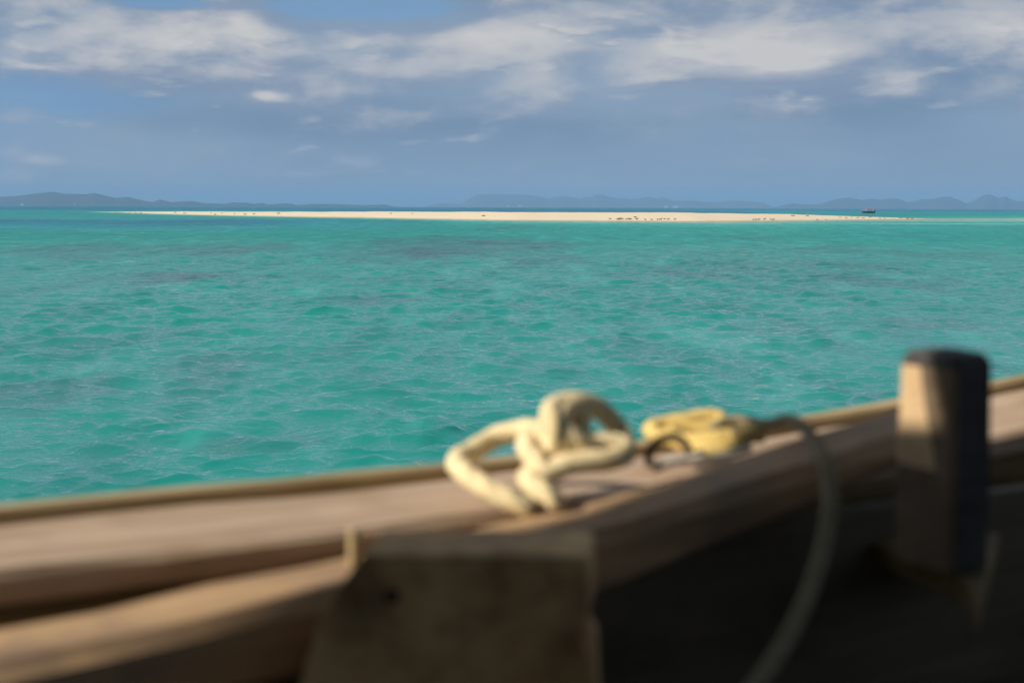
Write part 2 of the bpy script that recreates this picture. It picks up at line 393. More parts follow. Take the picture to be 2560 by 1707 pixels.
# ------------------------------------------------------------------ boat timber materials
def wood(name, c1, c2, c3, rough=0.75, grain=1.0):
    m, t = material(name)
    pos = t.n('ShaderNodeNewGeometry').outputs['Position']
    mp = t.n('ShaderNodeMapping'); t.put(mp.inputs[0], pos)
    mp.vector_type = 'TEXTURE'; mp.inputs['Rotation'].default_value = (0, 0, math.atan2(0.5, 0.86))
    g = t.vmath('MULTIPLY', mp.outputs[0], (2.2, 34 * grain, 34 * grain))
    n1 = t.noise(g, 1.0, 6, 0.65, 0.6)
    n2 = t.noise(mp.outputs[0], 9.0, 5, 0.6)
    n3 = t.noise(t.vmath('MULTIPLY', mp.outputs[0], (4, 120, 120)), 1.0, 3, 0.6)
    col = t.mix(t.maprange(n1, 0.3, 0.7, 0, 1, True), c1, c2)
    col = t.mix(t.maprange(n2, 0.45, 0.72, 0, 0.8, True), col, c3)
    col = t.mix(t.maprange(n3, 0.58, 0.70, 0, 0.5, True), col, tuple(x * 0.35 for x in c1))
    nr = bump(t, t.math('ADD', n1, t.math('MULTIPLY', n3, 0.6)), 0.5, 0.004)
    finish(t, principled(t, col, rough, 0.25, nr)); return m
W_TAN = wood('tan_timber', (0.34, 0.24, 0.165), (0.52, 0.39, 0.285), (0.33, 0.225, 0.145))
W_STRIP = wood('olive_timber', (0.40, 0.30, 0.16), (0.48, 0.37, 0.21), (0.31, 0.225, 0.115))
W_GREY = wood('grey_timber', (0.32, 0.205, 0.115), (0.50, 0.33, 0.185), (0.22, 0.155, 0.11))
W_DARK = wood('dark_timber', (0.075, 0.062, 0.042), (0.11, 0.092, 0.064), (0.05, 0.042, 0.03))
W_BROWN = wood('brown_timber', (0.17, 0.115, 0.062), (0.24, 0.165, 0.095), (0.10, 0.066, 0.036))
W_POST_LIT = wood('post_sunlit_timber', (0.62, 0.43, 0.25), (0.68, 0.49, 0.29), (0.50, 0.34, 0.19))  # pale copy of the post timber for its painted sunlit patch
W_KNEE = wood('knee_timber', (0.52, 0.30, 0.125), (0.74, 0.48, 0.23), (0.11, 0.058, 0.026), 0.8, 0.3)
W_OLIVE = wood('mossy_timber', (0.13, 0.095, 0.035), (0.17, 0.125, 0.05), (0.085, 0.06, 0.025))
def plain(name, col, rough=0.6, spec=0.3, var=0.25, scale=30, metal=0.0):
    m, t = material(name)
    pos = t.n('ShaderNodeNewGeometry').outputs['Position']
    n = t.noise(pos, scale, 4, 0.6)
    b = principled(t, t.mix(n, tuple(c * (1 - var) for c in col), tuple(min(c * (1 + var), 0.95) for c in col)), rough, spec)
    b.inputs['Metallic'].default_value = metal
    finish(t, b); return m

# ------------------------------------------------------------------ the boat we sit in
P0 = np.array([-0.0534, 1.385]); UU = np.array([0.8646, 0.5026]); NN = np.array([0.5026, -0.8646])
BEAM = 2.36
def n_out(s): return 0.06 * s * s if s > 0 else 0.02 * s * s
def z_out(s):
    if s < 0: return -0.25 + 0.01 * s * s
    return -0.25 + 0.08 * s * s if s < 0.85 else -0.1922 + 0.136 * (s - 0.85)
def z_rail(s): return -0.257 + 0.168 * s if s > 0 else -0.257 + 0.074 * s
def B(s, n, z):                            # boat frame: along, inboard, above eye -> world
    p = P0 + UU * s + NN * n
    return (p[0], p[1], H + z)
boat = bpy.data.objects.new('wooden_boat', None); COL.objects.link(boat)
boat.location = B(0, BEAM / 2, -1.75)
tag(boat, 'weathered open wooden boat with tan gunwale, square mooring post and dark inside', 'boat')
bpy.context.view_layer.update()
def part(name, verts, faces, mat, smooth=False, parent=None, bw=0.0):
    c = Vector(boat.location)
    o = mesh_obj(name, [Vector(v) - c for v in verts], faces, mat, None, smooth)
    if bw: bevel(o, bw)
    o.parent = parent or boat
    return o
rnd = random.Random(4)
def sweep(name, s0, s1, sec, mat, step=0.08, side=0, wob=0.0015):
    ns = max(3, int((s1 - s0) / step) + 1); V = []; F = []; m = None
    for i in range(ns):
        s = s0 + (s1 - s0) * i / (ns - 1); pts = sec(s); m = len(pts)
        for (n, z) in pts:
            nn = n + rnd.uniform(-wob, wob); zz = z + rnd.uniform(-wob, wob)
            V.append(B(s, BEAM - nn if side else nn, zz))
    for i in range(ns - 1):
        for j in range(m):
            k = (j + 1) % m
            F.append((i * m + j, i * m + k, (i + 1) * m + k, (i + 1) * m + j))
    F.append(tuple(range(m))[::-1]); F.append(tuple((ns - 1) * m + j for j in range(m)))
    return part(name, V, F, mat, False)
def board(n0, n1, zt, zb, c=0.006):        # chamfered rectangular section
    return [(n0 + c, zt), (n1 - c, zt), (n1, zt - c), (n1, zb + c), (n1 - c, zb), (n0 + c, zb), (n0, zb + c), (n0, zt - c)]
S0, S1 = -3.1, 4.25
for side in (0, 1):
    sweep('rub_rail', S0, S1, lambda s: board(n_out(s) - 0.004, n_out(s) + 0.016, z_out(s) + 0.001, z_out(s) - 0.06, 0.004), W_STRIP, side=side)
    sweep('gunwale_plank', S0, S1, lambda s: board(n_out(s) + 0.022, n_out(s) + 0.178, z_out(s) - 0.011, z_out(s) - 0.038), W_TAN, side=side)
    sweep('inner_clamp', S0, S1 - 0.3, lambda s: board(n_out(s) + 0.150, n_out(s) + 0.176, z_out(s) - 0.040, z_out(s) - 0.17), W_OLIVE, side=side)
    sweep('inner_rail', -2.9, 0.400, lambda s: board(0.202 + n_out(s), 0.292 + n_out(s), z_rail(s), z_rail(s) - min(max(0.055 - 0.08 * s, 0.028), 0.065), 0.012), W_GREY, side=side)
    # inner lining, one strake after another
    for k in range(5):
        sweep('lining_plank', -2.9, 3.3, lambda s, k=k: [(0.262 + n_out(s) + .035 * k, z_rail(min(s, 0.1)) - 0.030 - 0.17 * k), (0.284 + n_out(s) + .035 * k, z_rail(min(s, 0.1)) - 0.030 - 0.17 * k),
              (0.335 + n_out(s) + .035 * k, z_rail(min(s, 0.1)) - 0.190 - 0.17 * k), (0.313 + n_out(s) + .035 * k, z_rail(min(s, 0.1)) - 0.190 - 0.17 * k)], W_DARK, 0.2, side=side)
    # outer planking
    def prof(s, w):
        hb = BEAM / 2 - n_out(s)
        return (n_out(s) + 0.012 + hb * 0.72 * w ** 2.3, z_out(s) - 0.062 - (1.62 + z_out(s) + 0.25) * w)
    for k in range(7):
        w0, w1 = k / 7 + 0.002, (k + 1) / 7 - 0.002
        sweep('hull_plank', S0 + 0.02, S1, lambda s, w0=w0, w1=w1: [prof(s, w0), prof(s, w1), (prof(s, w1)[0] + 0.024, prof(s, w1)[1]), (prof(s, w0)[0] + 0.024, prof(s, w0)[1])], W_BROWN, 0.2, side=side)
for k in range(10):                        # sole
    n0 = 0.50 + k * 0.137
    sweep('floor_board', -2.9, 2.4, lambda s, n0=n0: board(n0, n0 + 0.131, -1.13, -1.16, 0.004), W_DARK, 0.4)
sweep('keel_board', S0, S1, lambda s: board(BEAM / 2 - 0.36, BEAM / 2 + 0.36, -1.94, -1.99), W_BROWN, 0.5)
def box_b(name, s0, s1, n0, n1, z0, z1, mat, bw=0.006):
    V = [B(s, n, z) for s in (s0, s1) for n in (n0, n1) for z in (z0, z1)]
    F = [(0, 1, 3, 2), (4, 6, 7, 5), (0, 4, 5, 1), (2, 3, 7, 6), (0, 2, 6, 4), (1, 5, 7, 3)]
    return part(name, V, F, mat, False, None, bw)
# transom boards and stem
for k in range(6):
    z1 = -0.06 - k * 0.285; inset = 0.17 + 0.012 * k * k
    box_b('transom_board', S0 - 0.05, S0 - 0.012, inset, BEAM - inset, z1 - 0.28, z1, W_BROWN)
box_b('stem_post', S1 - 0.02, S1 + 0.10, BEAM / 2 - 0.10, BEAM / 2 + 0.10, -2.0, 0.46, W_BROWN, 0.02)
box_b('thwart', -2.15, -1.80, 0.36, BEAM - 0.36, -0.72, -0.685, W_BROWN)
box_b('thwart', 1.30, 1.62, 0.42, BEAM - 0.42, -0.72, -0.685, W_BROWN)
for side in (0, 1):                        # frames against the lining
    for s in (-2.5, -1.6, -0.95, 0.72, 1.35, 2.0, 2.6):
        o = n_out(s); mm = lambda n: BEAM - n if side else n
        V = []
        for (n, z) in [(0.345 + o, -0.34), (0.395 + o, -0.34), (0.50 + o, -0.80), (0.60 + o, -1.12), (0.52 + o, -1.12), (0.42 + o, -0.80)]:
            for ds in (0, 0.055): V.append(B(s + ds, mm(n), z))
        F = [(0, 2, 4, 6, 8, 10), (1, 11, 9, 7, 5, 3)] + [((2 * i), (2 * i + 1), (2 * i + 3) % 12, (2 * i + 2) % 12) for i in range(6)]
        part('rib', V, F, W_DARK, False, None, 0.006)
# side deck ahead of the post
sweep('side_shelf', 0.46, 2.4, lambda s: board(0.18 + n_out(s), 0.36 + n_out(s), -0.395 + 0.06 * s, -0.42 + 0.06 * s), W_GREY)

# mooring post: square timber standing inside the rail
def build_post():
    c = at(2390, 1000, 1.145); cp = np.array([c.x, c.y]) - P0
    sc_, nc = float(cp @ UU), float(cp @ NN)
    a, b = 0.066, 0.046
    cs, cn = sc_ + b / 2, nc - a / 2
    V = []; F = []
    # (height, size, where the painted sunlit patch ends across the aft face)
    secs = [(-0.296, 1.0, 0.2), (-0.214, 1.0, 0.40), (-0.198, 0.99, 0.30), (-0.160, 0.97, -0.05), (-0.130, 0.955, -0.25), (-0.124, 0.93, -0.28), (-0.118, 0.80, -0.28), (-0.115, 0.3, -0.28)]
    ch = 0.17; m = 9
    for z, k, sp in secs:
        for (i, j) in [(-1, -1 + ch), (-1, sp), (-1, 1 - ch), (-1 + ch, 1), (1 - ch, 1), (1, 1 - ch), (1, -1 + ch), (1 - ch, -1), (-1 + ch, -1)]:
            V.append(B(cs + i * k * b / 2, cn + j * k * a / 2, z))
    mats = []
    for q in range(len(secs) - 1):
        for j in range(m):
            F.append((q * m + j, q * m + (j + 1) % m, (q + 1) * m + (j + 1) % m, (q + 1) * m + j))
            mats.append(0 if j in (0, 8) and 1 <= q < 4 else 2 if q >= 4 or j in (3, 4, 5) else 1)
    F.append(tuple(range(m))); F.append(tuple((len(secs) - 1) * m + j for j in range(m))); mats += [1, 2]
    o = part('mooring_post', V, F, W_POST_LIT)
    o.data.materials.append(wood('post_shaded_timber', (0.17, 0.12, 0.075), (0.23, 0.165, 0.105), (0.12, 0.085, 0.055)))  # brown copy with the post's shade put into the colour
    o.data.materials.append(wood('tarred_shaded_timber', (0.050, 0.046, 0.048), (0.075, 0.068, 0.068), (0.034, 0.030, 0.030), 0.6))  # dark paint on the cap; shade painted on the inboard and forward faces
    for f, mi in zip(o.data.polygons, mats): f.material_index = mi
    return cs, cn
PCS, PCN = build_post()

def px_prism(name, outline, d, back, mat, bw):           # board whose face looks aft, thickness "back" metres
    f = [at(px, py, d) for px, py in outline]
    bk = [p + Vector((0.12, 1, 0)).normalized() * back for p in f]
    n = len(f); F = [tuple(range(n)), tuple(range(n, 2 * n))[::-1]] + [(i, (i + 1) % n, n + (i + 1) % n, n + i) for i in range(n)]
    return part(name, f + bk, F, mat, False, None, bw)
knee = px_prism('knee', [(905, 1386), (1200, 1384), (1462, 1390), (1471, 1402), (1468, 1560), (1452, 1604), (1478, 1640), (1486, 1800), (1500, 2200), (640, 2200), (735, 1760), (772, 1640), (800, 1545), (848, 1468)],
                0.955, 0.075, W_KNEE, 0.013)
W_IRON = plain('old_iron', (0.03, 0.022, 0.016), 0.7, 0.3, 0.3, 90, 0.4)
def disc(name, p, nrm, r, h, mat, parent, seg=14):
    nrm = Vector(nrm).normalized(); a = nrm.orthogonal().normalized(); b = nrm.cross(a); c = Vector(boat.location)
    V = []; F = []
    for (rr, hh) in ((r, -h), (r, h * 0.5), (r * 0.6, h), (0.0006, h * 1.1)):
        for i in range(seg):
            t = 2 * math.pi * i / seg; V.append(Vector(p) + (a * math.cos(t) + b * math.sin(t)) * rr + nrm * hh - c)
    for q in range(3):
        for i in range(seg): F.append((q * seg + i, q * seg + (i + 1) % seg, (q + 1) * seg + (i + 1) % seg, (q + 1) * seg + i))
    o = mesh_obj(name, V, F, mat, None, True); o.parent = parent; return o
for (px, py) in ((980, 1488),):
    disc('bolt', at(px, py, 0.9545), (-0.1, -1, 0.05), 0.0048, 0.0012, W_IRON, knee)
# small wooden peg standing on the rail
pg = at(884, 1345, 1.09)
V = []; F = []
for (r, z) in ((0.0046, -0.03), (0.0046, 0.004), (0.004, 0.007), (0.0015, 0.0082)):
    for i in range(10): V.append(Vector((pg.x + r * math.cos(i * .6283), pg.y + r * math.sin(i * .6283), pg.z + z)))
for q in range(3):
    for i in range(10): F.append((q * 10 + i, q * 10 + (i + 1) % 10, (q + 1) * 10 + (i + 1) % 10, (q + 1) * 10 + i))
F.append(tuple(30 + i for i in range(10)))
part('peg', V, F, W_STRIP, True)
# wedge-shaped bracket under the post
def flat_px(name, pts, z, th, mat, bw=0.004):
    top = [ground(px, py, H + z) for px, py in pts]; n = len(top)
    low = [p - Vector((0, 0, th)) for p in top]
    F = [tuple(range(n)), tuple(range(n, 2 * n))[::-1]] + [(i, (i + 1) % n, n + (i + 1) % n, n + i) for i in range(n)]
    return part(name, top + low, F, mat, False, None, bw)
flat_px('post_bracket', [(2130, 1335), (2300, 1300), (2500, 1330), (2475, 1420), (2445, 1520), (2415, 1450), (2290, 1395)], -0.298, 0.022, W_OLIVE)

# ------------------------------------------------------------------ canvas awning over the boat: its edge throws the shadow line
AWN_Z = 0.80
def sun_to(p, z):
    k = (H + z - p.z) / sun_v.z
    return p + sun_v * k
def toB(p):
    v = np.array([p.x, p.y]) - P0; return float(v @ UU), float(v @ NN)
def shade_n(s, n, z):                      # where the sun ray through a boat point meets the canvas
    return toB(sun_to(Vector(B(s, n, z)), AWN_Z))
EDGE = sorted([shade_n(*q) for q in ((-1.6, 0.42, -0.28), (-0.50, 0.306, -0.285), (-0.05, 0.238, -0.25), (0.13, 0.212, -0.215), (0.30, 0.115, -0.20), (0.42, 0.105, -0.19), (0.50, 0.30, -0.19), (0.62, 0.42, -0.2))])
def edge(s): return float(np.interp(s, [e[0] for e in EDGE], [e[1] for e in EDGE]))
# gap added to the canvas so that sun falls on the post
HS0, HS1 = shade_n(PCS - 0.023, PCN, -0.208)[0], shade_n(PCS - 0.023, PCN, -0.122)[0]
HN0, HN1 = shade_n(PCS - 0.023, PCN - 0.040, -0.21)[1], shade_n(PCS - 0.023, PCN + 0.003, -0.16)[1]
def build_awning():
    m, t = material('canvas')
    pos = t.n('ShaderNodeNewGeometry').outputs['Position']
    n = t.noise(pos, 6.0, 5, 0.6)
    wv = t.noise(t.vmath('MULTIPLY', pos, (160, 160, 160)), 1.0, 2, 0.5)
    finish(t, principled(t, t.mix(n, (0.10, 0.105, 0.11), (0.14, 0.145, 0.145)), 0.9, 0.1, bump(t, wv, 0.4, 0.001)))
    ns, nn = 40, 22; V = []; F = []
    S_LIST = list(np.linspace(-3.0, HS0, 26)) + list(np.linspace(HS0, HS1, 4))[1:] + list(np.linspace(HS1, 1.2, 26))[1:]; ns = len(S_LIST)
    for lay in (0, 1):
        for s in S_LIST:
            e = edge(s)
            for j in range(nn):
                n_ = e if j == 0 else (HN0, 0.5 * (HN0 + HN1), HN1)[j - 1] if j < 4 else HN1 + (BEAM - 0.12 - HN1) * (j - 3) / (nn - 4)
                if j < 4: n_ = max(n_, e + 0.004 * j)
                f = (n_ - e) / (BEAM - 0.12 - e)
                z = AWN_Z + 0.10 * math.sin(math.pi * f) - 0.012 * math.sin(s * 5.0) * math.sin(math.pi * f) - 0.004 * lay
                V.append(B(s, n_, z))
    L = ns * nn
    for i in range(ns - 1):
        for j in range(nn - 1):
            if 25 <= i < 28 and j in (1, 2): continue
            a = i * nn + j; q = (a, a + nn, a + nn + 1, a + 1)
            F.append(q); F.append(tuple(x + L for x in q[::-1]))
    for i in range(ns - 1):
        for j in (0, nn - 1):
            a = i * nn + j; F.append((a, a + nn, a + nn + L, a + L))
    for j in range(nn - 1):
        for i in (0, ns - 1):
            a = i * nn + j; F.append((a, a + 1, a + 1 + L, a + L))
    part('awning', V, F, m, True)
    # unseen cloth added along the far side and stern to darken the inside
    for pts in ([(s, BEAM - 0.115) for s in np.linspace(-2.95, 1.2, 40)], [(-2.98, n) for n in np.linspace(edge(-2.98) + 0.03, BEAM - 0.14, 24)]):
        V = []; F = []
        for k, (s, n) in enumerate(pts):
            w = 0.012 * math.sin(k * 1.1)
            for q, z in enumerate((AWN_Z - 0.006, 0.56, 0.34, 0.14)):
                for th in (0, 0.004): V.append(B(s + (w + th if pts[0][0] == pts[1][0] else 0), n + (w + th if pts[0][0] != pts[1][0] else 0), z))
        for k in range(len(pts) - 1):
            for q in range(3):
                a = k * 8 + q * 2; F.append((a, a + 2, a + 10, a + 8)); F.append((a + 1, a + 9, a + 11, a + 3))
            F.append((k * 8, k * 8 + 8, k * 8 + 9, k * 8 + 1)); F.append((k * 8 + 6, k * 8 + 7, k * 8 + 15, k * 8 + 14))
        part('added_shade_cloth', V, F, m, True)
    for s, side in ((-2.9, 0), (-1.7, 0), (-2.9, 1), (1.1, 1)):
        n_ = BEAM - 0.26 if side else max(edge(s) + 0.02, 0.25)
        V = []; F = []
        for z in (-1.13, AWN_Z + 0.005):
            for i in range(10):
                p = B(s, n_, z); V.append((p[0] + 0.016 * math.cos(i * .6283), p[1] + 0.016 * math.sin(i * .6283), p[2]))
        F = [(i, (i + 1) % 10, 10 + (i + 1) % 10, 10 + i) for i in range(10)] + [tuple(range(10))[::-1], tuple(range(10, 20))]
        part('awning_pole', V, F, W_BROWN, True)
build_awning()

# ------------------------------------------------------------------ ropes
def rope_material(name, c1, c2, c3):
    m, t = material(name)
    pos = t.n('ShaderNodeNewGeometry').outputs['Position']
    n = t.noise(pos, 60, 4, 0.6); k = t.noise(pos, 420, 3, 0.6)
    col = t.mix(t.maprange(n, 0.35, 0.7, 0, 1, True), c1, c2); col = t.mix(t.maprange(k, 0.5, 0.75, 0, 0.6, True), col, c3)
    finish(t, principled(t, col, 0.85, 0.15, bump(t, k, 0.6, 0.0008))); return m
R_CREAM = rope_material('cream_rope', (0.76, 0.63, 0.38), (0.82, 0.70, 0.45), (0.62, 0.49, 0.27))
R_YELL = rope_material('yellow_rope', (0.68, 0.50, 0.17), (0.74, 0.56, 0.22), (0.50, 0.35, 0.11))
R_DARK = rope_material('dark_cord', (0.075, 0.050, 0.040), (0.10, 0.07, 0.055), (0.04, 0.03, 0.025))
R_PALE = rope_material('pale_twine', (0.60, 0.57, 0.50), (0.70, 0.66, 0.58), (0.45, 0.42, 0.36))
def smooth_path(pts, step):
    P = [Vector(p) for p in pts]; P = [P[0] * 2 - P[1]] + P + [P[-1] * 2 - P[-2]]
    fine = []
    for i in range(1, len(P) - 2):
        a, b, c, d = P[i - 1:i + 3]
        for k in range(24):
            t = k / 24
            fine.append(0.5 * ((2 * b) + (c - a) * t + (2 * a - 5 * b + 4 * c - d) * t * t + (3 * b - a - 3 * c + d) * t ** 3))
    fine.append(P[-2]); out = [fine[0]]; acc = 0
    for i in range(1, len(fine)):
        seg = (fine[i] - fine[i - 1]).length; acc += seg
        if acc >= step: out.append(fine[i]); acc = 0
    return out
def rope_mesh(pts, R, strands=3, sides=7, pitch=None):
    path = smooth_path(pts, R * 0.55); pitch = pitch or R * 7.5
    V = []; F = []; nrm = None; ln = 0; frames = []
    for i, p in enumerate(path):
        tan = (path[min(i + 1, len(path) - 1)] - path[max(i - 1, 0)]).normalized()
        nrm = tan.orthogonal().normalized() if nrm is None else (nrm - tan * nrm.dot(tan)).normalized()
        if i: ln += (p - path[i - 1]).length
        frames.append((p, nrm, tan.cross(nrm), ln))
    for k in range(strands):
        base = len(V)
        for (p, a, b, l) in frames:
            ph = 2 * math.pi * (k / strands + l / pitch)
            c = p + (a * math.cos(ph) + b * math.sin(ph)) * R * 0.20
            for q in range(sides):
                w = 2 * math.pi * q / sides + ph
                V.append(c + (a * math.cos(w) + b * math.sin(w)) * R * 0.82)
        for i in range(len(frames) - 1):
            for q in range(sides):
                q2 = (q + 1) % sides
                F.append((base + i * sides + q, base + i * sides + q2, base + (i + 1) * sides + q2, base + (i + 1) * sides + q))
        F.append(tuple(base + q for q in range(sides))); F.append(tuple(base + (len(frames) - 1) * sides + q for q in range(sides)))
    return V, F
def rope(name, paths, R, mat, label=None, cat=None, parent=None):
    V = []; F = []
    for pts in paths:
        v, f = rope_mesh(pts, R); b = len(V); V += v; F += [tuple(i + b for i in q) for q in f]
    o = mesh_obj(name, V, F, mat, None, True)
    if parent: o.parent = parent
    else: tag(o, label, cat)
    return o
def c1(u, v, d): return at(1100 + u / 4.355, 960 + v / 4.355, d)       # close-up coordinates
coil = [c1(1010, 1370, 1.205), c1(820, 1290, 1.205), c1(560, 1160, 1.215), c1(330, 1010, 1.235), c1(195, 880, 1.262), c1(230, 800, 1.285), c1(360, 730, 1.30), c1(560, 600, 1.315),
        c1(800, 515, 1.315), c1(1060, 490, 1.30), c1(1300, 560, 1.285), c1(1520, 610, 1.27), c1(1750, 640, 1.262), c1(1960, 660, 1.262), c1(2030, 740, 1.255), c1(1900, 815, 1.245),
        c1(1650, 840, 1.24), c1(1400, 860, 1.238), c1(1230, 940, 1.236), c1(1130, 930, 1.238), c1(1010, 790, 1.25), c1(950, 660, 1.268), c1(1000, 570, 1.285), c1(1140, 590, 1.275),
        c1(1230, 700, 1.262), c1(1300, 680, 1.25), c1(1260, 500, 1.245), c1(1205, 360, 1.25), c1(1240, 250, 1.262), c1(1400, 205, 1.275), c1(1600, 215, 1.285), c1(1780, 310, 1.295),
        c1(1910, 450, 1.298), c1(2010, 600, 1.29), c1(1960, 700, 1.275), c1(1760, 705, 1.258), c1(1560, 650, 1.25), c1(1400, 560, 1.248), c1(1310, 430, 1.252), c1(1330, 300, 1.262),
        c1(1450, 250, 1.272), c1(1545, 330, 1.28), c1(1500, 470, 1.272), c1(1400, 600, 1.285), c1(1310, 760, 1.288), c1(1160, 880, 1.283), c1(1020, 965, 1.266), c1(970, 1040, 1.238), c1(1090, 1150, 1.215), c1(1230, 1270, 1.208), c1(1290, 1340, 1.21)]
rope('cream_rope', [coil], 0.0105, R_CREAM, 'cream twisted rope heaped in loose loops on the gunwale', 'rope')
def c2(u, v, d): return at(1560 + u / 4.355, 1000 + v / 4.355, d)
bundle = [c2(760, 600, 1.35), c2(900, 560, 1.345), c2(1100, 540, 1.345), c2(1210, 470, 1.352), c2(1160, 395, 1.362), c2(960, 420, 1.362), c2(700, 440, 1.37), c2(430, 400, 1.385), c2(290, 320, 1.40),
          c2(420, 265, 1.412), c2(700, 215, 1.415), c2(900, 180, 1.418), c2(1040, 200, 1.415), c2(1060, 280, 1.405), c2(900, 310, 1.40),
          c2(700, 320, 1.402), c2(520, 350, 1.395), c2(560, 430, 1.378), c2(760, 500, 1.362), c2(980, 480, 1.355), c2(1200, 430, 1.362), c2(1400, 385, 1.372), c2(1500, 380, 1.378)]
rope('yellow_rope', [bundle], 0.0086, R_YELL, 'yellow rope folded into a flat bundle beside the cream coil', 'rope')
R_SHADED = rope_material('shaded_rope', (0.26, 0.215, 0.135), (0.33, 0.28, 0.18), (0.17, 0.14, 0.09))  # shaded run of the yellow rope, its shade put into the colour
over = [c2(960, 350, 1.39), c2(1080, 245, 1.40), c2(1280, 225, 1.40), c2(1500, 265, 1.38), c2(1640, 250, 1.36), c2(1770, 215, 1.335), c2(1910, 265, 1.29), c2(2030, 380, 1.235), c2(2110, 520, 1.185)]
hang = [at(px * 1.0884, py * 1.0884, d) for px, py, d in ((1897, 1060, 1.13), (1906, 1120, 1.105), (1903, 1190, 1.085), (1885, 1280, 1.06), (1850, 1380, 1.03), (1800, 1480, 0.995), (1735, 1575, 0.955), (1660, 1680, 0.91), (1600, 1800, 0.86))]
rope('shaded_rope', [over + hang], 0.0064, R_SHADED, 'shaded end of the yellow rope, darkened in its colour, passing over the rail and hanging down the dark inside', 'rope')
arch = [c2(270, 690, 1.30), c2(280, 560, 1.315), c2(360, 450, 1.325), c2(500, 400, 1.33), c2(630, 440, 1.33), c2(705, 540, 1.325), c2(735, 640, 1.31)]
rope('dark_cord', [arch], 0.0042, R_DARK, 'thin dark cord arched between the cream rope and yellow rope', 'cord')
tw = [c2(330, 740, 1.285), c2(430, 690, 1.29), c2(560, 660, 1.295), c2(700, 655, 1.30), c2(830, 620, 1.305), c2(1000, 630, 1.315), c2(1180, 585, 1.325), c2(1300, 550, 1.33), c2(1390, 515, 1.335)]
rope('pale_twine', [tw], 0.0042, R_PALE, 'frayed pale twine lying along the edge of the inner rail', 'twine')

# ------------------------------------------------------------------ birds on the sand
BIRD = plain('bird_plumage', (0.045, 0.035, 0.028), 0.8, 0.2, 0.4, 12)
def bird_mesh(seed, headdown):
    r = random.Random(seed); rings = []
    # body from tail to bill along x, then legs
    sp = [(-0.20, 0.118, 0.004, 0.018), (-0.13, 0.128, 0.016, 0.024), (-0.06, 0.138, 0.036, 0.036), (0.01, 0.142, 0.046, 0.045), (0.07, 0.150, 0.040, 0.040), (0.105, 0.170 - headdown * .04, 0.024, 0.024),
          (0.125, 0.195 - headdown * .08, 0.022, 0.024), (0.150, 0.206 - headdown * .10, 0.024, 0.024), (0.172, 0.204 - headdown * .11, 0.014, 0.013), (0.215, 0.196 - headdown * .12, 0.003, 0.004)]
    V = []; F = []; m = 8
    for (x, z, rz, ry) in sp:
        for i in range(m):
            a = 2 * math.pi * i / m; V.append((x, ry * math.cos(a), z + rz * math.sin(a)))
    for q in range(len(sp) - 1):
        for i in range(m): F.append((q * m + i, q * m + (i + 1) % m, (q + 1) * m + (i + 1) % m, (q + 1) * m + i))
    F.append(tuple(range(m))[::-1]); F.append(tuple((len(sp) - 1) * m + i for i in range(m)))
    for sy in (-0.018, 0.018):
        b = len(V)
        for (x, z) in ((0.015, 0.11), (0.0, 0.05), (0.01, -0.02)):
            for (dx, dy) in ((-.006, -.006), (.006, -.006), (.006, .006), (-.006, .006)): V.append((x + dx, sy + dy, z))
        for q in range(2):
            for i in range(4): F.append((b + q * 4 + i, b + q * 4 + (i + 1) % 4, b + (q + 1) * 4 + (i + 1) % 4, b + (q + 1) * 4 + i))
        F.append((b + 8, b + 9, b + 10, b + 11))
    return V, F
bm_ = []
for k in range(4):
    o = mesh_obj('shore_bird', *bird_mesh(k, (0, 1, 0.3, 0)[k]), BIRD, None, True); bm_.append(o)
bp = [(1450 + u / 7.84, 500 + v / 7.84) for u, v in ((590, 398), (728, 400), (752, 396), (772, 394), (800, 400), (828, 396), (905, 400), (937, 396), (965, 396), (993, 398), (1085, 368), (1115, 402),
      (1280, 405), (1408, 409), (1520, 406), (1563, 404), (1592, 392), (1660, 392), (1730, 402), (1860, 406))]
bp += [(1660 + u / 2.613, 440 + v / 2.613) for u, v in ((583, 292), (600, 292), (619, 292), (657, 291), (700, 292), (715, 291))]
rnd2 = random.Random(9); used = 0
def on_bank(px, py):                       # where the view ray meets the sand
    v = fwd + rgt * ((px - 1280) / FPX) - upv * ((py - 853.5) / FPX)
    g = ground(px, py)
    for k in range(1200):
        d = 120 + k * 0.25; p = EYE + v * (d / v.y)
        if p.z <= bank_z(p.x, p.y) or p.z < 0.0: return p
    return g
for i, (px, py) in enumerate(bp):
    p = on_bank(px, py); n_ = bank_at(p.x)[0]
    if i < 4: o = bm_[i]
    else: o = bm_[i % 4].copy(); COL.objects.link(o)
    k = rnd2.uniform(0.95, 1.35)
    o.scale = (k, k, k); o.rotation_euler.z = rnd2.choice((0, math.pi)) + rnd2.uniform(-0.6, 0.6)
    o.location = (p.x, p.y, max(bank_z(p.x, p.y), 0.0) + 0.005)
    if px < 1700: tag(o, 'small dark wading bird in the loose flock along the wet sand', 'bird', 'birds by the water on the sandbank')
    else: tag(o, 'small dark wading bird in the thin row past the main flock', 'bird', 'birds further along the sandbank')

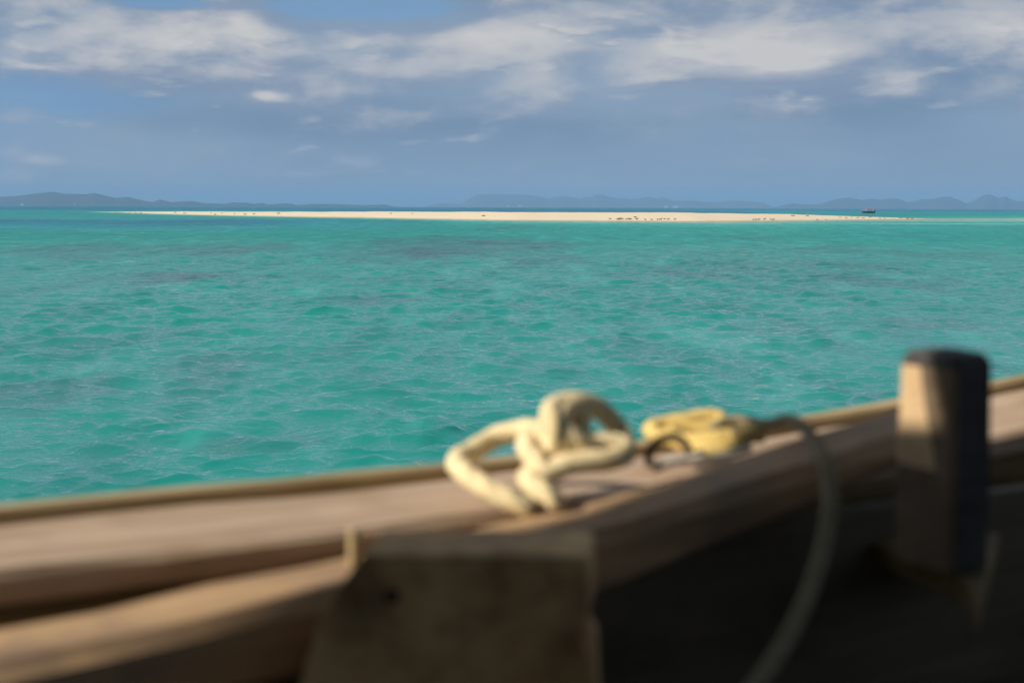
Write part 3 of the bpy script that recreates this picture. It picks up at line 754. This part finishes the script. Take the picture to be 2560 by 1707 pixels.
# ------------------------------------------------------------------ stones and driftwood on the bank
STONE = plain('dead_coral', (0.20, 0.16, 0.12), 0.9, 0.2, 0.4, 8)
def lump(seed, sx, sy, sz):
    bm = bmesh.new(); bmesh.ops.create_icosphere(bm, subdivisions=2, radius=1.0); r = random.Random(seed)
    off = [r.uniform(0.75, 1.2) for _ in bm.verts]
    for v, k in zip(bm.verts, off): v.co = Vector((v.co.x * sx * k, v.co.y * sy * k, max(v.co.z, -0.4) * sz * k))
    me = bpy.data.meshes.new('coral_stone'); bm.to_mesh(me); bm.free(); me.materials.append(STONE); return me
sm = [lump(i, 0.20, 0.15, 0.10) for i in range(4)]
st = [(u / 2.613, 440 + v / 2.613) for u, v in ((850, 240), (885, 241), (920, 242), (1145, 240), (1205, 245), (1380, 243), (1450, 244), (1530, 248), (1600, 252), (1660, 250), (1405, 252), (1820, 246))]
st2 = [(850 + u / 2.613, 440 + v / 2.613) for u, v in ((333, 246), (472, 248), (937, 262), (285, 280), (950, 290))]
st3 = [(1660 + u / 2.613, 440 + v / 2.613) for u, v in ((840, 262), (935, 264), (1000, 288), (1060, 287), (1150, 272), (1190, 276), (1225, 272), (1265, 274), (1300, 278), (1345, 272), (1410, 277), (1440, 279), (1545, 276), (1590, 280), (1620, 281))]
for grp, lst in (('coral stones at the pointed western tip', st), ('stones on the middle of the sandbank', st2), ('coral stones at the tip by the small boat', st3)):
    lab = {'c': 'small dark coral stone among those scattered at the long thin tip of the sandbank', 's': 'lone small dark stone on the smooth middle of the sandbank'}[grp[0]]
    if 'boat' in grp: lab = 'small dark coral stone among those on the tip in front of the small boat'
    for i, (px, py) in enumerate(lst):
        p = on_bank(px, py)
        o = bpy.data.objects.new('coral_stone', sm[i % 4]); COL.objects.link(o)
        k = rnd2.uniform(0.7, 1.3); o.scale = (k * 1.3, k, k); o.rotation_euler.z = rnd2.uniform(0, 6.28)
        o.location = (p.x, p.y, bank_z(p.x, p.y) + 0.02); tag(o, lab, 'stone', grp)

# ------------------------------------------------------------------ small boat beyond the bank
def build_small_boat():
    c = ground(2170, 533.0); c.z = 0.0
    root = bpy.data.objects.new('motor_boat', None); COL.objects.link(root); root.location = c; root.rotation_euler.z = math.radians(176)
    tag(root, 'small dark motor boat with reddish canopy and pale bow beyond the sandbank', 'boat')
    def mk(name, V, F, mat, smooth=False):
        o = mesh_obj(name, V, F, mat, None, smooth); o.parent = root; return o
    dk = plain('boat_dark_paint', (0.035, 0.035, 0.05), 0.5, 0.4); rd = plain('boat_red_canvas', (0.36, 0.07, 0.05), 0.8, 0.2); wt = plain('boat_white_paint', (0.75, 0.75, 0.72), 0.5, 0.4)
    sec = [(-2.0, .70, .62), (-1.2, .82, .60), (0, .86, .64), (1.0, .74, .74), (1.6, .48, .86), (2.05, .06, 1.0)]
    V = []; F = []
    for (x, w, h) in sec:
        V += [(x, -w, h), (x, -w * .8, 0.1), (x, 0, -0.15), (x, w * .8, 0.1), (x, w, h), (x, w * .9, h - .02), (x, 0, .22), (x, -w * .9, h - .02)]
    for i in range(len(sec) - 1):
        for j in range(8): F.append((i * 8 + j, i * 8 + (j + 1) % 8, i * 8 + 8 + (j + 1) % 8, i * 8 + 8 + j))
    F += [tuple(range(8)), tuple(40 + j for j in range(8))]
    mk('hull', V, F, dk)
    V = [(1.15, -.73, .775), (1.15, .73, .775), (1.6, .49, .885), (2.07, .07, 1.03), (2.07, -.07, 1.03), (1.6, -.49, .885)]
    mk('bow_deck', V + [(a, b, z + .05) for a, b, z in V], [(5, 4, 3, 2, 1, 0), (6, 7, 8, 9, 10, 11)] + [(i, (i + 1) % 6, 6 + (i + 1) % 6, 6 + i) for i in range(6)], wt)
    V = []; F = []
    for x in (-1.75, -0.9, 0.1, 0.75):
        for j in range(7): a = math.pi * j / 6; V.append((x, -.85 * math.cos(a), 1.42 + .22 * math.sin(a)))
    F = [(i * 7 + j, i * 7 + j + 1, i * 7 + 8 + j, i * 7 + 7 + j) for i in range(3) for j in range(6)] + [(i * 7, i * 7 + 6, i * 7 + 13, i * 7 + 7) for i in range(3)] + [tuple(range(7)), tuple(range(21, 28))]
    mk('canopy', V, F, rd)
    for x in (-1.7, 0.7):
        for y in (-.78, .78):
            V = [(x + dx, y + dy, z) for z in (.55, 1.45) for dx, dy in ((-.03, -.03), (.03, -.03), (.03, .03), (-.03, .03))]
            mk('canopy_pole', V, [(i, (i + 1) % 4, 4 + (i + 1) % 4, 4 + i) for i in range(4)] + [(0, 1, 2, 3), (4, 5, 6, 7)], wt)
    V = [(x, y, z) for z in (.30, .50) for x, y in ((-.9, -.68), (.2, -.68), (.2, .68), (-.9, .68))]
    mk('seat', V, [(i, (i + 1) % 4, 4 + (i + 1) % 4, 4 + i) for i in range(4)] + [(0, 1, 2, 3), (4, 5, 6, 7)], rd)
    V = [(x, y, z) for z, k in ((-.3, .6), (.5, .8), (.95, 1.0), (1.05, .7)) for x, y in ((-2.25 - .12 * k, -.16 * k), (-2.25 + .2 * k, -.16 * k), (-2.25 + .2 * k, .16 * k), (-2.25 - .12 * k, .16 * k))]
    mk('outboard_motor', V, [(q * 4 + i, q * 4 + (i + 1) % 4, q * 4 + 4 + (i + 1) % 4, q * 4 + 4 + i) for q in range(3) for i in range(4)] + [(0, 1, 2, 3), (12, 13, 14, 15)], dk)
build_small_boat()

# ------------------------------------------------------------------ white houses on the far shores
HW = plain('house_whitewash', (0.80, 0.79, 0.76), 0.8, 0.2, 0.05, 0.2); HR = plain('house_roof', (0.55, 0.50, 0.46), 0.8, 0.2, 0.1, 0.2); HD = plain('house_door', (0.08, 0.09, 0.10), 0.6, 0.3)
def house(px, py, D, w, h, label, group):
    v = fwd + rgt * ((px - 1280) / FPX) - upv * ((py - 853.5) / FPX)
    p = EYE + v * (D / v.y)
    root = bpy.data.objects.new('shore_house', None); COL.objects.link(root); root.location = (p.x, p.y, max(p.z, 0.5)); tag(root, label, 'house', group)
    def bx(name, x0, x1, y0, y1, z0, z1, mat):
        V = [(x, y, z) for x in (x0, x1) for y in (y0, y1) for z in (z0, z1)]
        o = mesh_obj(name, V, [(0, 1, 3, 2), (4, 6, 7, 5), (0, 4, 5, 1), (2, 3, 7, 6), (0, 2, 6, 4), (1, 5, 7, 3)], mat); o.parent = root
    bx('wall', -w / 2, w / 2, 0, w * .7, -3, h, HW)
    o = mesh_obj('roof', [(-w * .55, -.6, h), (w * .55, -.6, h), (w * .55, w * .75, h), (-w * .55, w * .75, h), (-w * .4, w * .35, h * 1.4), (w * .4, w * .35, h * 1.4)],
                 [(0, 1, 5, 4), (1, 2, 5), (2, 3, 4, 5), (3, 0, 4), (0, 3, 2, 1)], HR); o.parent = root
    bx('door', -1, 1, -.15, -.05, 0, 2.6, HD)
    for x in (-w * .33, w * .33): bx('window', x - .9, x + .9, -.15, -.05, 1.2, 2.6, HD)
for i, (px, w) in enumerate(((55, 9), (118, 16), (126, 12), (134, 7), (186, 8))):
    house(px, 512.0, 4850, w * 0.8, 3.2, 'tiny white house low on the shore of the dark wooded island', 'white houses on the wooded island')
house(175, 502.5, 4975, 9, 3, 'tiny white house up on the slope of the dark wooded island', 'white house up the slope')
for px, w in ((1270, 14), (1300, 16), (1665, 20), (1690, 26)):
    house(px, 517.6 if px < 1500 else 519.3, 8440, w, 8, 'tiny white building on the hazy shore of the flat-topped island', 'white buildings on the flat-topped island')

# ------------------------------------------------------------------ haze
def build_haze():
    me_m, t = material('sea_haze')
    pv = t.n('ShaderNodeVolumePrincipled'); pv.inputs['Color'].default_value = (0.31, 0.60, 0.98, 1); pv.inputs['Density'].default_value = 2.0e-4
    pv.inputs['Anisotropy'].default_value = 0.0
    out = t.n('ShaderNodeOutputMaterial'); t.nt.links.new(pv.outputs[0], out.inputs['Volume'])
    L, z0, z1 = 14600, -4.0, 105.0
    V = [(x, y, z) for x in (-L, L) for y in (-L, L) for z in (z0, z1)]
    o = mesh_obj('haze', V, [(0, 1, 3, 2), (4, 6, 7, 5), (0, 4, 5, 1), (2, 3, 7, 6), (0, 2, 6, 4), (1, 5, 7, 3)], me_m)
    tag(o, 'thin blue sea haze that softens the far islands', 'haze', kind='stuff')
build_haze()
